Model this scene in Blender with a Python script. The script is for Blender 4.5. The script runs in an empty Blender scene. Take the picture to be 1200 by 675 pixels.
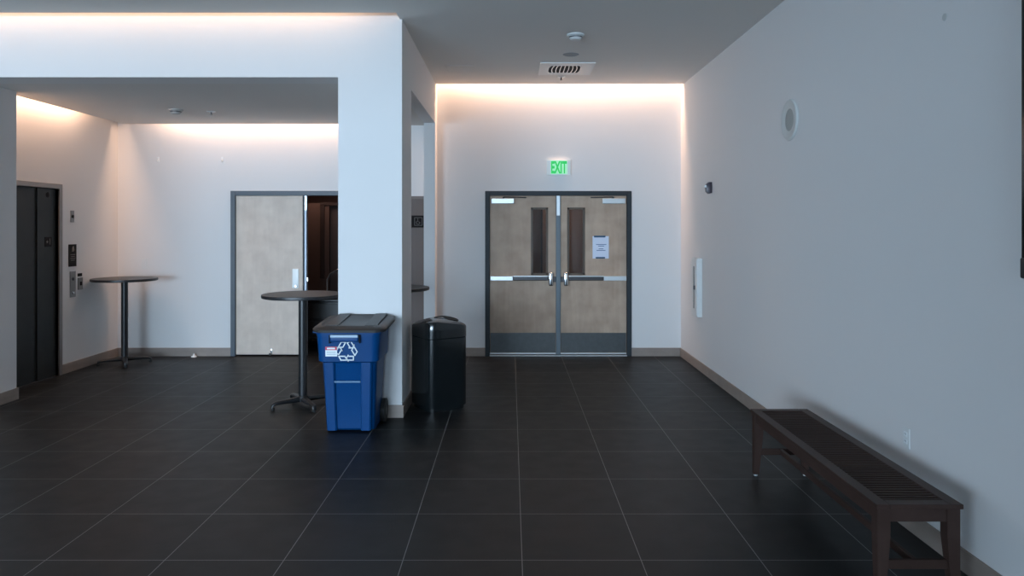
import bpy, bmesh, math, random
from mathutils import Vector, Matrix, Euler
random.seed(7)
C = bpy.context.scene.collection
SC = bpy.context.scene
PI = math.pi

# ------------------------------------------------------------------ camera
F_PX, CX, CY, H = 864.0, 598.5, 266.2, 1.7055      # focal length and vanishing point in a 1200x675 frame
cam_data = bpy.data.cameras.new('camera')
cam = bpy.data.objects.new('camera', cam_data); C.objects.link(cam)
cam.location = (0, 0, H); cam.rotation_euler = (PI / 2, 0, 0)
cam_data.sensor_fit = 'HORIZONTAL'; cam_data.sensor_width = 36
cam_data.lens = 36 * F_PX / 1200
cam_data.shift_x = (600 - CX) / 1200
cam_data.shift_y = -(337.5 - CY) / 1200
cam_data.clip_start = .05
SC.camera = cam

# ------------------------------------------------------------------ view, world, lights
SC.view_settings.view_transform = 'Standard'
SC.view_settings.look = 'None'
SC.view_settings.exposure = 0.0
SC.view_settings.gamma = 1.0
SC.view_settings.use_curve_mapping = False
SC.cycles.use_denoising = True
SC.cycles.max_bounces = 10
SC.cycles.diffuse_bounces = 8
SC.cycles.sample_clamp_indirect = 4.0

world = bpy.data.worlds.new('world'); SC.world = world
world.use_nodes = True
bg = world.node_tree.nodes['Background']
bg.inputs[0].default_value = (.42, .62, .95, 1); bg.inputs[1].default_value = 1.0

def area(name, loc, sx, sy, power, col, rot):
    l = bpy.data.lights.new(name, 'AREA'); l.shape = 'RECTANGLE'
    l.size = sx; l.size_y = sy; l.energy = power; l.color = col
    o = bpy.data.objects.new(name, l); C.objects.link(o)
    o.location = loc; o.rotation_euler = rot
    return o

# daylight through the glazed front of the lobby, behind the camera
DAY = (.59, .785, .98)
area('daylight', (-5.5, -7.9, 1.80), 7.2, 2.9, 2400, DAY, (PI / 2, 0, 0))
area('daylight_side', (-.3, -7.9, 1.80), 1.5, 2.9, 260, DAY, (PI / 2, 0, 0))
WARM = (1.0, .62, .42)
# hidden strip lights inside the ceiling slots, one at each lit wall
BACKW = 9.75
area('cove_lamp_back', (.68, BACKW - .075, 3.92), 3.0, .14, 66, WARM, (0, 0, 0))
area('cove_lamp_alcove', (-3.20, BACKW - .075, 3.36), 2.7, .14, 36, WARM, (0, 0, 0))
area('cove_lamp_left', (-5.197 + .075, 7.75, 3.36), .14, 2.1, 38, WARM, (0, 0, 0))
area('cove_lamp_beam', (-4.9, 6.61 - .10, 3.90), 7.2, .16, 26, (1.0, .62, .38), (0, 0, 0))
area('store_room_lamp', (-3.0, 11.2, 2.4), .5, .5, 2.8, (1, .70, .58), (0, 0, 0))

# ------------------------------------------------------------------ materials
def new_mat(name):
    m = bpy.data.materials.new(name); m.use_nodes = True
    return m, m.node_tree.nodes, m.node_tree.links, m.node_tree.nodes['Principled BSDF']

def mat(name, col, rough=.5, metal=0, spec=.5, bump=0, bscale=60, var=0, coat=0):
    m, N, L, P = new_mat(name)
    P.inputs['Base Color'].default_value = (*col, 1)
    P.inputs['Roughness'].default_value = rough
    P.inputs['Metallic'].default_value = metal
    P.inputs['Specular IOR Level'].default_value = spec
    P.inputs['Coat Weight'].default_value = coat
    tc = N.new('ShaderNodeTexCoord'); nz = N.new('ShaderNodeTexNoise')
    nz.inputs['Scale'].default_value = bscale; nz.inputs['Detail'].default_value = 4
    L.new(tc.outputs['Object'], nz.inputs['Vector'])
    if var:
        mx = N.new('ShaderNodeMix'); mx.data_type = 'RGBA'
        mx.inputs[6].default_value = (*[max(0, c * (1 - var)) for c in col], 1)
        mx.inputs[7].default_value = (*[min(1, c * (1 + var)) for c in col], 1)
        L.new(nz.outputs[0], mx.inputs[0]); L.new(mx.outputs[2], P.inputs['Base Color'])
    if bump:
        b = N.new('ShaderNodeBump'); b.inputs['Strength'].default_value = bump
        b.inputs['Distance'].default_value = .002
        L.new(nz.outputs[0], b.inputs['Height']); L.new(b.outputs[0], P.inputs['Normal'])
    return m

def wood(name, c1, c2, rough=.5, axis='z', scale=1.0, blotch=.5, spec=.4):
    m, N, L, P = new_mat(name)
    tc = N.new('ShaderNodeTexCoord'); mp = N.new('ShaderNodeMapping')
    s = {'z': (9, 9, .9), 'x': (.9, 9, 9), 'y': (9, .9, 9)}[axis]
    mp.inputs['Scale'].default_value = [v * scale for v in s]
    L.new(tc.outputs['Object'], mp.inputs[0])
    n1 = N.new('ShaderNodeTexNoise'); n1.inputs['Scale'].default_value = 1; n1.inputs['Detail'].default_value = 6
    n1.inputs['Distortion'].default_value = 1.2
    L.new(mp.outputs[0], n1.inputs['Vector'])
    n2 = N.new('ShaderNodeTexNoise'); n2.inputs['Scale'].default_value = 5; n2.inputs['Detail'].default_value = 3
    L.new(tc.outputs['Object'], n2.inputs['Vector'])
    ad = N.new('ShaderNodeMix'); ad.data_type = 'FLOAT'; ad.inputs[0].default_value = blotch
    L.new(n1.outputs[0], ad.inputs[2]); L.new(n2.outputs[0], ad.inputs[3])
    r = N.new('ShaderNodeValToRGB'); r.color_ramp.elements[0].position = .3; r.color_ramp.elements[1].position = .7
    r.color_ramp.elements[0].color = (*c1, 1); r.color_ramp.elements[1].color = (*c2, 1)
    L.new(ad.outputs[0], r.inputs[0]); L.new(r.outputs[0], P.inputs['Base Color'])
    P.inputs['Roughness'].default_value = rough; P.inputs['Specular IOR Level'].default_value = spec
    return m

def emit(name, col, strength, base=None):
    m, N, L, P = new_mat(name)
    P.inputs['Base Color'].default_value = (*(base or col), 1)
    P.inputs['Emission Color'].default_value = (*col, 1)
    P.inputs['Emission Strength'].default_value = strength
    return m

def tile_mat():
    m, N, L, P = new_mat('charcoal_floor_tile')
    T, OX, OY = .61, .058, 3.7756
    tc = N.new('ShaderNodeTexCoord'); sp = N.new('ShaderNodeSeparateXYZ'); L.new(tc.outputs['Object'], sp.inputs[0])
    def M(op, a, b=None, c=None):
        n = N.new('ShaderNodeMath'); n.operation = op
        for i, v in enumerate((a, b, c)):
            if v is None: continue
            if isinstance(v, (int, float)): n.inputs[i].default_value = v
            else: L.new(v, n.inputs[i])
        return n.outputs[0]
    cells, edges = [], []
    for k, off in ((0, OX), (1, OY)):
        u = M('DIVIDE', M('SUBTRACT', sp.outputs[k], off), T)
        cells.append(M('FLOOR', u))
        fr = M('FRACT', u)
        edges.append(M('ABSOLUTE', M('SUBTRACT', fr, .5)))
    e = M('MAXIMUM', edges[0], edges[1])
    mask = M('GREATER_THAN', e, .5 - .0021 / T)
    cb = N.new('ShaderNodeCombineXYZ'); L.new(cells[0], cb.inputs[0]); L.new(cells[1], cb.inputs[1])
    wn = N.new('ShaderNodeTexWhiteNoise'); L.new(cb.outputs[0], wn.inputs['Vector'])
    nz = N.new('ShaderNodeTexNoise'); nz.inputs['Scale'].default_value = 6; nz.inputs['Detail'].default_value = 8
    L.new(tc.outputs['Object'], nz.inputs['Vector'])
    f = M('ADD', M('MULTIPLY', wn.outputs['Value'], .5), M('MULTIPLY', nz.outputs[0], .5))
    mx = N.new('ShaderNodeMix'); mx.data_type = 'RGBA'; L.new(f, mx.inputs[0])
    mx.inputs[6].default_value = (.0070, .0086, .0096, 1); mx.inputs[7].default_value = (.0120, .0140, .0152, 1)
    g = N.new('ShaderNodeMix'); g.data_type = 'RGBA'; L.new(mask, g.inputs[0])
    L.new(mx.outputs[2], g.inputs[6]); g.inputs[7].default_value = (.24, .25, .25, 1)
    L.new(g.outputs[2], P.inputs['Base Color'])
    rr = M('ADD', M('MULTIPLY', nz.outputs[0], .14), .40)
    L.new(M('ADD', rr, M('MULTIPLY', mask, .4)), P.inputs['Roughness'])
    P.inputs['Specular IOR Level'].default_value = .21
    b = N.new('ShaderNodeBump'); b.inputs['Strength'].default_value = .12; b.inputs['Distance'].default_value = .003
    L.new(nz.outputs[0], b.inputs['Height']); L.new(b.outputs[0], P.inputs['Normal'])
    return m

M_WALL = mat('white_wall_paint', (.74, .74, .74), .75, bump=.05, bscale=180, spec=.25)
M_CEIL = mat('grey_ceiling_paint', (.73, .71, .68), .85, bump=.05, bscale=120, spec=.2)
M_TILE = tile_mat()
M_BASE = wood('taupe_baseboard', (.24, .195, .17), (.33, .275, .24), .5, 'x')
M_BASEY = wood('taupe_baseboard_side', (.24, .195, .17), (.33, .275, .24), .5, 'y')
M_FRAME = mat('blue_grey_steel_frame', (.052, .070, .092), .45, spec=.5, bump=.05)
M_FRAME2 = mat('dark_grey_steel_frame', (.024, .033, .040), .5, spec=.3, bump=.05)
M_MULL = mat('blue_grey_steel_mullion', (.13, .17, .20), .45, spec=.5)
M_LEAF1 = wood('warm_maple_veneer', (.38, .27, .195), (.55, .415, .315), .5, blotch=.65)
M_LEAF2 = wood('pale_maple_veneer', (.58, .47, .395), (.74, .625, .53), .5, blotch=.65)
M_KICK = mat('dark_kick_plate', (.075, .082, .085), .42, metal=.4, bump=.1, bscale=20, var=.25)
M_STEEL = mat('brushed_aluminium', (.62, .66, .68), .35, metal=.6, bump=.05)
M_CHROME = mat('chrome', (.75, .78, .80), .15, metal=1)
M_DARKBAR = mat('dark_bar', (.045, .045, .05), .35, metal=.3)
M_BLACK = mat('black_painted_steel', (.012, .013, .015), .35, bump=.1, bscale=300)
M_TOP = mat('charcoal_laminate', (.030, .031, .034), .40, spec=.4, var=.2, bscale=200)
M_TOPEDGE = mat('black_vinyl_edge', (.012, .012, .014), .4)
M_LIFT = mat('dark_bronze_steel', (.028, .031, .031), .5, metal=.3, spec=.3, bump=.15, bscale=8, var=.25)
M_LIFTFR = mat('brushed_steel_jamb', (.24, .22, .21), .4, metal=.5)
M_BLUE = mat('blue_moulded_plastic', (.000, .046, .165), .42, spec=.25, bump=.12, bscale=90, var=.1)
M_LID = mat('charcoal_moulded_plastic', (.022, .021, .021), .45, bump=.2, bscale=120)
M_RUB = mat('black_rubber', (.01, .01, .01), .7)
M_WHITE = mat('white_print', (.80, .84, .86), .5)
M_PAPER = mat('white_paper', (.72, .78, .92), .8)
M_INK = mat('blue_ink', (.12, .20, .36), .8)
M_TAPE = mat('blue_tape', (.01, .08, .17), .6)
M_RED = mat('red_label_band', (.55, .07, .12), .6)
M_GREYINK = mat('grey_ink', (.35, .38, .42), .7)
M_CAN = mat('black_gloss_enamel', (.006, .008, .009), .16, spec=.6, coat=.3)
M_HOLE = mat('dark_opening', (.003, .003, .003), .8)
M_BENCH = wood('dark_stained_wood', (.035, .019, .015), (.058, .034, .028), .5, 'y', spec=.2)
M_BENCHX = wood('dark_stained_slats', (.034, .019, .015), (.052, .031, .025), .6, 'x', spec=.12)
M_PLAST = mat('white_plastic', (.72, .74, .74), .45)
M_GRILLE = mat('grey_speaker_mesh', (.36, .38, .37), .7, bump=.4, bscale=700)
M_MAROON = mat('dark_maroon_plastic', (.035, .022, .035), .35)
M_SIGNBLK = mat('black_sign_plastic', (.012, .010, .010), .7, spec=.15)
M_SIGNW = mat('sign_white', (.16, .155, .15), .7)
M_BROWN = mat('brown_room_paint', (.145, .088, .072), .8, bump=.05)
M_BROWN2 = mat('dark_brown_panel', (.045, .025, .02), .6)
M_TAUPE = mat('taupe_panel', (.12, .095, .085), .7)
M_GREEN = emit('green_lit_letters', (.01, .50, .09), .75, (.02, .35, .08))
M_MINT = emit('mint_lit_panel', (.30, .95, .45), .50, (.45, .62, .5))
M_EXITW = mat('exit_sign_white', (.82, .86, .84), .3)
M_SCREEN = mat('black_screen_glass', (.006, .007, .008), .15)
M_GLASSD = None
def glass_mat():
    m, N, L, P = new_mat('vision_glass')
    tr = N.new('ShaderNodeBsdfTransparent'); tr.inputs[0].default_value = (.78, .72, .66, 1)
    gl = N.new('ShaderNodeBsdfGlossy'); gl.inputs['Roughness'].default_value = .04
    mx = N.new('ShaderNodeMixShader'); mx.inputs[0].default_value = .04
    L.new(tr.outputs[0], mx.inputs[1]); L.new(gl.outputs[0], mx.inputs[2])
    L.new(mx.outputs[0], N['Material Output'].inputs[0])
    return m
M_GLASSD = glass_mat()
M_WINWOOD = wood('brown_window_bead', (.085, .062, .045), (.13, .095, .070), .5)

# ------------------------------------------------------------------ mesh helpers
def B(): return bmesh.new()

def box(bm, x0, x1, y0, y1, z0, z1, bev=0, seg=2):
    r = bmesh.ops.create_cube(bm, size=1)
    vs = r['verts']
    for v in vs:
        v.co = Vector(((x0 + x1) / 2 + v.co.x * (x1 - x0), (y0 + y1) / 2 + v.co.y * (y1 - y0), (z0 + z1) / 2 + v.co.z * (z1 - z0)))
    if bev:
        es = list({e for v in vs for e in v.link_edges})
        bmesh.ops.bevel(bm, geom=es, offset=bev, segments=seg, affect='EDGES', profile=.5)
    return bm

def lathe(bm, prof, seg=40, mtx=None):
    """prof: list of (r, z), revolved about local z"""
    rings = []
    for r, z in prof:
        if r < 1e-6:
            rings.append([bm.verts.new((0, 0, z))])
        else:
            rings.append([bm.verts.new((r * math.cos(2 * PI * k / seg), r * math.sin(2 * PI * k / seg), z)) for k in range(seg)])
    for a, b in zip(rings, rings[1:]):
        for k in range(seg):
            k2 = (k + 1) % seg
            if len(a) == 1 and len(b) == 1: continue
            if len(a) == 1: bm.faces.new((a[0], b[k2], b[k]))
            elif len(b) == 1: bm.faces.new((a[k], a[k2], b[0]))
            else: bm.faces.new((a[k], a[k2], b[k2], b[k]))
    if mtx is not None:
        bmesh.ops.transform(bm, matrix=mtx, verts=[v for rg in rings for v in rg])
    return bm

def tube(bm, pts, r, seg=12, close_ends=True):
    pts = [Vector(p) for p in pts]
    rad = r if isinstance(r, (list, tuple)) else [r] * len(pts)
    prev = None; rings = []
    up = Vector((0, 0, 1))
    for i, p in enumerate(pts):
        d = ((pts[min(i + 1, len(pts) - 1)] - p).normalized() + (p - pts[max(i - 1, 0)]).normalized())
        d.normalize()
        if prev is None:
            a = d.cross(up)
            if a.length < .1: a = d.cross(Vector((1, 0, 0)))
        else:
            a = prev - d * prev.dot(d)
        a.normalize(); prev = a; b = d.cross(a)
        rings.append([bm.verts.new(p + (a * math.cos(2 * PI * k / seg) + b * math.sin(2 * PI * k / seg)) * rad[i]) for k in range(seg)])
    for ra, rb in zip(rings, rings[1:]):
        for k in range(seg):
            bm.faces.new((ra[k], ra[(k + 1) % seg], rb[(k + 1) % seg], rb[k]))
    if close_ends:
        bm.faces.new(rings[0][::-1]); bm.faces.new(rings[-1])
    return bm

def loft(bm, sections, cap=True):
    """sections: list of equal-length closed loops of 3-D points"""
    rings = [[bm.verts.new(p) for p in s] for s in sections]
    n = len(rings[0])
    for a, b in zip(rings, rings[1:]):
        for k in range(n):
            bm.faces.new((a[k], a[(k + 1) % n], b[(k + 1) % n], b[k]))
    if cap:
        bm.faces.new(rings[0][::-1]); bm.faces.new(rings[-1])
    return bm

def rrect(x0, x1, y0, y1, r, z, seg=6):
    pts = []
    for cx, cy, a0 in ((x1 - r, y1 - r, 0), (x0 + r, y1 - r, PI / 2), (x0 + r, y0 + r, PI), (x1 - r, y0 + r, 1.5 * PI)):
        for k in range(seg + 1):
            a = a0 + k * PI / 2 / seg
            pts.append(Vector((cx + r * math.cos(a), cy + r * math.sin(a), z)))
    return pts

def prism(bm, poly, y0, y1):
    """poly in (x, z), extruded between y0 and y1"""
    a = [bm.verts.new((x, y0, z)) for x, z in poly]; b = [bm.verts.new((x, y1, z)) for x, z in poly]
    n = len(poly)
    bm.faces.new(a); bm.faces.new(b[::-1])
    for k in range(n): bm.faces.new((a[k], b[k], b[(k + 1) % n], a[(k + 1) % n]))
    return bm

def obj(name, bm, material, parent=None, smooth=False, label=None):
    """links bm as one mesh object; with a parent, verts given in world space become local to it"""
    if parent is not None and not parent.get('_local'):
        bmesh.ops.translate(bm, verts=bm.verts, vec=-Vector(world_of(parent)))
    bmesh.ops.recalc_face_normals(bm, faces=bm.faces)
    me = bpy.data.meshes.new(name); bm.to_mesh(me); bm.free()
    me.materials.append(material)
    if smooth:
        for p in me.polygons: p.use_smooth = True
        me.set_sharp_from_angle(angle=math.radians(35))
    o = bpy.data.objects.new(name, me); C.objects.link(o)
    if parent is not None: o.parent = parent
    if label: o['label'] = label
    return o

def world_of(o):
    v = Vector(o.location)
    while o.parent is not None:
        o = o.parent; v += Vector(o.location)
    return v

def thing(name, label, cat, loc=(0, 0, 0), group=None):
    o = bpy.data.objects.new(name, None); C.objects.link(o)
    o.empty_display_size = .1; o.location = loc
    o['label'] = label; o['category'] = cat
    if group: o['group'] = group
    return o

def tag(o, label, cat, group=None):
    o['label'] = label; o['category'] = cat
    if group: o['group'] = group
    return o

def struct(name, bm, material, smooth=False):
    o = obj(name, bm, material, None, smooth); o['kind'] = 'structure'
    return o

def struct_empty(name, loc):
    o = bpy.data.objects.new(name, None); C.objects.link(o)
    o.location = loc; o['kind'] = 'structure'
    return o

def text_bm(s, size, mtx, depth=.001, bold=0):
    cu = bpy.data.curves.new('t', 'FONT'); cu.body = s; cu.size = size; cu.extrude = depth; cu.offset = bold
    cu.align_x = 'CENTER'; cu.align_y = 'CENTER'
    to = bpy.data.objects.new('t', cu); C.objects.link(to)
    bpy.context.view_layer.update()
    dg = bpy.context.evaluated_depsgraph_get()
    me = bpy.data.meshes.new_from_object(to.evaluated_get(dg))
    bm = bmesh.new(); bm.from_mesh(me); bmesh.ops.transform(bm, matrix=mtx, verts=bm.verts)
    bpy.data.objects.remove(to); bpy.data.curves.remove(cu); bpy.data.meshes.remove(me)
    return bm

def bcyl(bm, p0, p1, r, seg=24):
    return tube(bm, [p0, p1], r, seg)

# ------------------------------------------------------------------ room dimensions
XR, XL, YB, YF = 2.25, -5.197, BACKW, 6.61
ZC, ZA = 3.57, 3.05            # lobby ceiling, alcove ceiling
XS = -.975                     # side face of the column and of the wall with the side opening
CXL = -1.547                   # left face of the column
YS = 7.23                      # back of the column
XFAR, YREAR = -9.5, -8.0
ZT = 4.12

# floor
struct('floor', box(B(), XFAR - .2, XR + .2, YREAR - .2, 12.6, -.15, 0), M_TILE)
# lobby ceiling with a light slot in front of the beam and one at the back wall
cb = B()
box(cb, XFAR, XR, YREAR, YF - .20, ZC, ZC + .3)
box(cb, XS - .02, XR, YF - .20, YB - .15, ZC, ZC + .3)
struct('ceiling', cb, M_CEIL)
struct('ceiling.001', box(B(), XFAR - .2, XR + .2, YREAR - .2, 12.6, ZT, ZT + .1), M_WALL)
# alcove ceiling with slots at the back and left walls
ab = B()
box(ab, XL + .15, -1.62, YF + .30, YB - .15, ZA, ZA + .22)
box(ab, -1.62, XS - .145, YF + .62, YB, ZA, ZA + .22)
box(ab, XL + .16, XL + .19, YB - .149, YB - .001, ZA + .05, ZA + .5)  # this and the next box: added fins blocking lamp spill at the corner
box(ab, XL + .001, XL + .149, YB - .19, YB - .16, ZA + .05, ZA + .5)
struct('ceiling.002', ab, M_CEIL)
struct('ceiling.003', box(B(), XL, XS - .145, YF + .3, YB, ZA + .56, ZA + .66), M_WALL)

# walls
def wall_with_holes(name, x0, x1, y0, y1, z1, holes, m):
    """wall along x with (hx0, hx1, hz1) doorways"""
    bm = B(); x = x0
    for a, b, z in sorted(holes):
        box(bm, x, a, y0, y1, 0, z1); box(bm, a, b, y0, y1, z, z1); x = b
    box(bm, x, x1, y0, y1, 0, z1)
    return struct(name, bm, m)
D1 = (-.290, 1.548, 2.135)                 # double door opening (inside the frame)
D2 = (-3.650, -1.800, 2.135)               # alcove double door opening
wall_with_holes('wall_back', XL - .2, XR + .2, YB, YB + .16, ZT, [(D1[0] - .045, D1[1] + .045, D1[2] + .045), (D2[0] - .045, D2[1] + .045, D2[2] + .045)], M_WALL)
struct('wall_right', box(B(), XR, XR + .2, YREAR, YB, 0, ZT), M_WALL)
# elevator wall on the left
EY0, EY1, EZ = 7.46, 8.47, 2.145
lb = B()
box(lb, XL - .2, XL, EY1, YB, 0, ZT); box(lb, XL - .2, XL, EY0, EY1, EZ, ZT); box(lb, XL - .2, XL, YF + .3, EY0, 0, ZT)
struct('wall_left', lb, M_WALL)
# front: beam, column, left pier in one plaster body
struct('wall_daylight_block', box(B(), -1.34, -1.18, YREAR, -1.3, 0, ZC), M_WALL)  # unseen slab added to keep daylight off the near right wall
struct('ceiling_daylight_block', box(B(), XFAR, XR, YREAR, -3.2, 2.62, ZC), M_WALL)  # unseen slab added to cut the daylight reaching the beam and upper walls
fb = B()
box(fb, XFAR, CXL, YF, YF + .30, ZA, ZT)
box(fb, CXL, XS, YF, YF + .62, 0, ZT)
box(fb, XFAR, -4.90, YF, YF + .70, 0, ZA - .0005)
struct('wall_front', fb, M_WALL)
sb = B()
box(sb, XS - .145, XS, YS, 9.50, ZA, ZT); box(sb, XS - .145, XS, 9.50, YB, 0, ZT)
struct('wall_side', sb, M_WALL)
# lobby behind the camera: far left wall and the glazed front
struct('wall_far_left', box(B(), XFAR - .2, XFAR, YREAR, YF, 0, ZT), M_WALL)
rb = B()
box(rb, XFAR, -9.1, YREAR - .15, YREAR, 0, ZT); box(rb, .5, XR, YREAR - .15, YREAR, 0, ZT); box(rb, -1.9, -1.1, YREAR - .15, YREAR, 0, ZT)
for a_, b_ in ((-9.1, -1.9), (-1.1, .5)):
    box(rb, a_, b_, YREAR - .15, YREAR, 3.25, ZT); box(rb, a_, b_, YREAR - .15, YREAR, 0, .25)
struct('wall_rear', rb, M_WALL)
wf = B()
for x in (-9.1, -7.3, -5.5, -3.7, -1.96): box(wf, x, x + .06, YREAR - .1, YREAR - .02, .25, 3.25)
box(wf, -9.1, -1.9, YREAR - .1, YREAR - .02, .25, .31); box(wf, -9.1, -1.9, YREAR - .1, YREAR - .02, 3.19, 3.25)
struct('window_1', wf, M_FRAME2)
wf = B()
for x in (-1.1, .44): box(wf, x, x + .06, YREAR - .1, YREAR - .02, .25, 3.25)
box(wf, -1.1, .5, YREAR - .1, YREAR - .02, .25, .31); box(wf, -1.1, .5, YREAR - .1, YREAR - .02, 3.19, 3.25)
struct('window_2', wf, M_FRAME2)

# baseboards
BH, BT = .112, .014
def bboard(name, x0, x1, y0, y1, m): struct(name, box(B(), x0, x1, y0, y1, 0, BH, .002, 1), m)
bboard('baseboard_back', XS, D1[0] - .045, YB - BT, YB, M_BASE)
bboard('baseboard_back.001', D1[1] + .045, XR, YB - BT, YB, M_BASE)
bboard('baseboard_back.002', XL, D2[0] - .045, YB - BT, YB, M_BASE)
bboard('baseboard_back.003', D2[1] + .045, XS - .145, YB - BT, YB, M_BASE)
bboard('baseboard_right', XR - BT, XR, YREAR, YB - BT, M_BASEY)
bboard('baseboard_left', XL, XL + BT, EY1 + .055, YB - BT, M_BASEY)
cbm = B()
box(cbm, CXL - BT, XS + BT, YF - BT, YF, 0, BH); box(cbm, CXL - BT, CXL, YF, YS + BT, 0, BH)
box(cbm, XS, XS + BT, YF, YS + BT, 0, BH); box(cbm, CXL, XS, YS, YS + BT, 0, BH)
struct('baseboard_front', cbm, M_BASE)
bboard('baseboard_side', XS, XS + BT, 9.5, YB - BT, M_BASEY)
pb = B(); box(pb, -4.90, -4.90 + BT, YF - BT, YF + .70 + BT, 0, BH); box(pb, XL, -4.90, YF + .70, YF + .70 + BT, 0, BH)
box(pb, XFAR, -4.90, YF - BT, YF, 0, BH)
struct('baseboard_pier', pb, M_BASEY)

# rooms behind the doors
kb = B()
box(kb, -4.4, -1.35, 12.25, 12.4, 0, 3); box(kb, -4.4, -4.25, YB + .16, 12.3, 0, 3); box(kb, -1.45, -1.3, YB + .16, 12.3, 0, 3)
box(kb, -4.4, -1.3, YB + .16, 12.4, 2.7, 2.8)
struct('wall_store_room', kb, M_BROWN)
kb = B()
box(kb, -.8, 2.1, 11.9, 12.0, 0, 3); box(kb, -.9, -.8, YB + .16, 12.0, 0, 3); box(kb, 2.1, 2.2, YB + .16, 12.0, 0, 3)
box(kb, -.9, 2.2, YB + .16, 12.0, 2.7, 2.8)
struct('wall_rear_hall', kb, mat('warm_hall_paint', (.30, .17, .10), .8))
struct('trim_3', box(B(), .475, .50, 11.6, 11.66, 0, 2.69), M_HOLE)
struct('trim_4', box(B(), .505, .60, 11.6, 11.66, 0, 2.69), mat('light_brown_post', (.32, .22, .16), .6))
area('rear_hall_lamp', (.7, 11.0, 2.65), .5, .5, 5.0, (1, .68, .45), (0, 0, 0))

# ------------------------------------------------------------------ doors
def door_frame(D, root, m, head=.045, side=.045):
    bm = B(); y0, y1 = YB - .02, YB + .15
    box(bm, D[0] - side, D[0] + .012, y0, y1, 0, D[2] + head, .003, 1)
    box(bm, D[1] - .012, D[1] + side, y0, y1, 0, D[2] + head, .003, 1)
    box(bm, D[0] + .0115, D[1] - .0115, y0, y1, D[2] - .012, D[2] + head, .003, 1)
    return obj('door_frame', bm, m, root)

d1 = struct_empty('door_1', ((D1[0] + D1[1]) / 2, YB, 0))
door_frame(D1, d1, M_FRAME2, head=.048, side=.048)
XM = .5 * (D1[0] + D1[1]) + .0
obj('mullion', box(B(), XM - .030, XM + .030, YB - .005, YB + .06, 0.02, D1[2] - .01, .004), M_MULL, d1)
mp = obj('strike_plate', box(B(), XM - .022, XM + .022, YB - .010, YB - .004, 1.86, 2.12, .002), M_STEEL, d1)
obj('threshold', box(B(), D1[0], D1[1], YB - .015, YB + .14, 0, .014, .004), M_STEEL, d1)
LY0, LY1 = YB + .022, YB + .066
for sgn in (-1, 1):
    # a leaf with a tall narrow vision window near the meeting stile
    xa, xb = (D1[0] + .015, XM - .031) if sgn < 0 else (XM + .031, D1[1] - .015)
    wx0, wx1 = ((.268, .495) if sgn < 0 else (.748, .985))
    wz0, wz1 = 1.069, 1.966
    bm = B(); zt = D1[2] - .015; zb = .022
    box(bm, xa, wx0, LY0, LY1, zb, zt); box(bm, wx1, xb, LY0, LY1, zb, zt)
    box(bm, wx0, wx1, LY0, LY1, zb, wz0); box(bm, wx0, wx1, LY0, LY1, wz1, zt)
    leaf = obj('door_leaf', bm, M_LEAF1, d1)
    bm = B(); t = .028
    for q in ((wx0, wx0 + t, wz0, wz1), (wx1 - t, wx1, wz0, wz1), (wx0, wx1, wz0, wz0 + t), (wx0, wx1, wz1 - t, wz1)):
        box(bm, q[0], q[1], LY0 - .006, LY1 + .006, q[2], q[3], .002, 1)
    obj('window_bead', bm, M_WINWOOD, leaf)
    obj('vision_glass', box(B(), wx0 + t - .004, wx1 - t + .004, LY0 + .018, LY0 + .024, wz0 + t - .004, wz1 - t + .004), M_GLASSD, leaf)
    obj('kick_plate', box(B(), xa + .006, xb - .004, LY0 - .004, LY0 + .001, .045, .305, .001, 1), M_KICK, leaf)
    obj('door_sweep', box(B(), xa, xb, LY0 - .010, LY0 + .001, .024, .042, .002, 1), M_STEEL, leaf)
    # exit bar: pale end, dark push pad, chrome latch case
    xo = xa + .004 if sgn < 0 else xb - .004
    xi = XM + sgn * .135
    e1 = xo - sgn * .30 if sgn > 0 else xo + .30
    a0, a1 = sorted((xo, e1)); p0, p1 = sorted((e1, xi))
    bar = obj('exit_bar', box(B(), p0, p1, LY0 - .052, LY0 - .012, 1.000, 1.058, .010, 3), M_DARKBAR, leaf)
    bm = B(); box(bm, a0, a1, LY0 - .046, LY0 - .002, .998, 1.060, .006, 2)
    obj('bar_rail', bm, M_STEEL, bar)
    obj('bar_highlight_strip', box(B(), p0, p1, LY0 - .060, LY0 - .045, 1.050, 1.066, .004, 2), M_STEEL, bar)
    bm = B(); xc = XM + sgn * .100
    box(bm, xc - .030, xc + .030, LY0 - .075, LY0 - .002, .930, 1.110, .018, 4)
    obj('latch_case', bm, M_CHROME, bar, True)
    bm = B(); box(bm, min(xc, XM + sgn * .032), max(xc, XM + sgn * .032), LY0 - .030, LY0 - .001, .980, 1.050, .004)
    obj('latch_bolt', bm, M_DARKBAR, bar)
    # closer and arm
    c0 = xa + .02 if sgn < 0 else xb - .02 - .30
    cl = obj('door_closer', box(B(), c0, c0 + .30, LY0 - .060, LY0 - .001, 2.015, 2.085, .006, 2), M_STEEL, leaf)
    bm = B(); piv = c0 + (.16 if sgn < 0 else .14); far = piv + (.30 if sgn < 0 else -.30)
    tube(bm, [(piv, LY0 - .035, 2.08), (piv, LY0 - .035, 2.105)], .014, 12)
    tube(bm, [(piv, LY0 - .035, 2.104), (far, YB - .028, 2.096)], .008, 8)
    obj('closer_arm', bm, M_DARKBAR, cl)
    d_leaf = leaf

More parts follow.
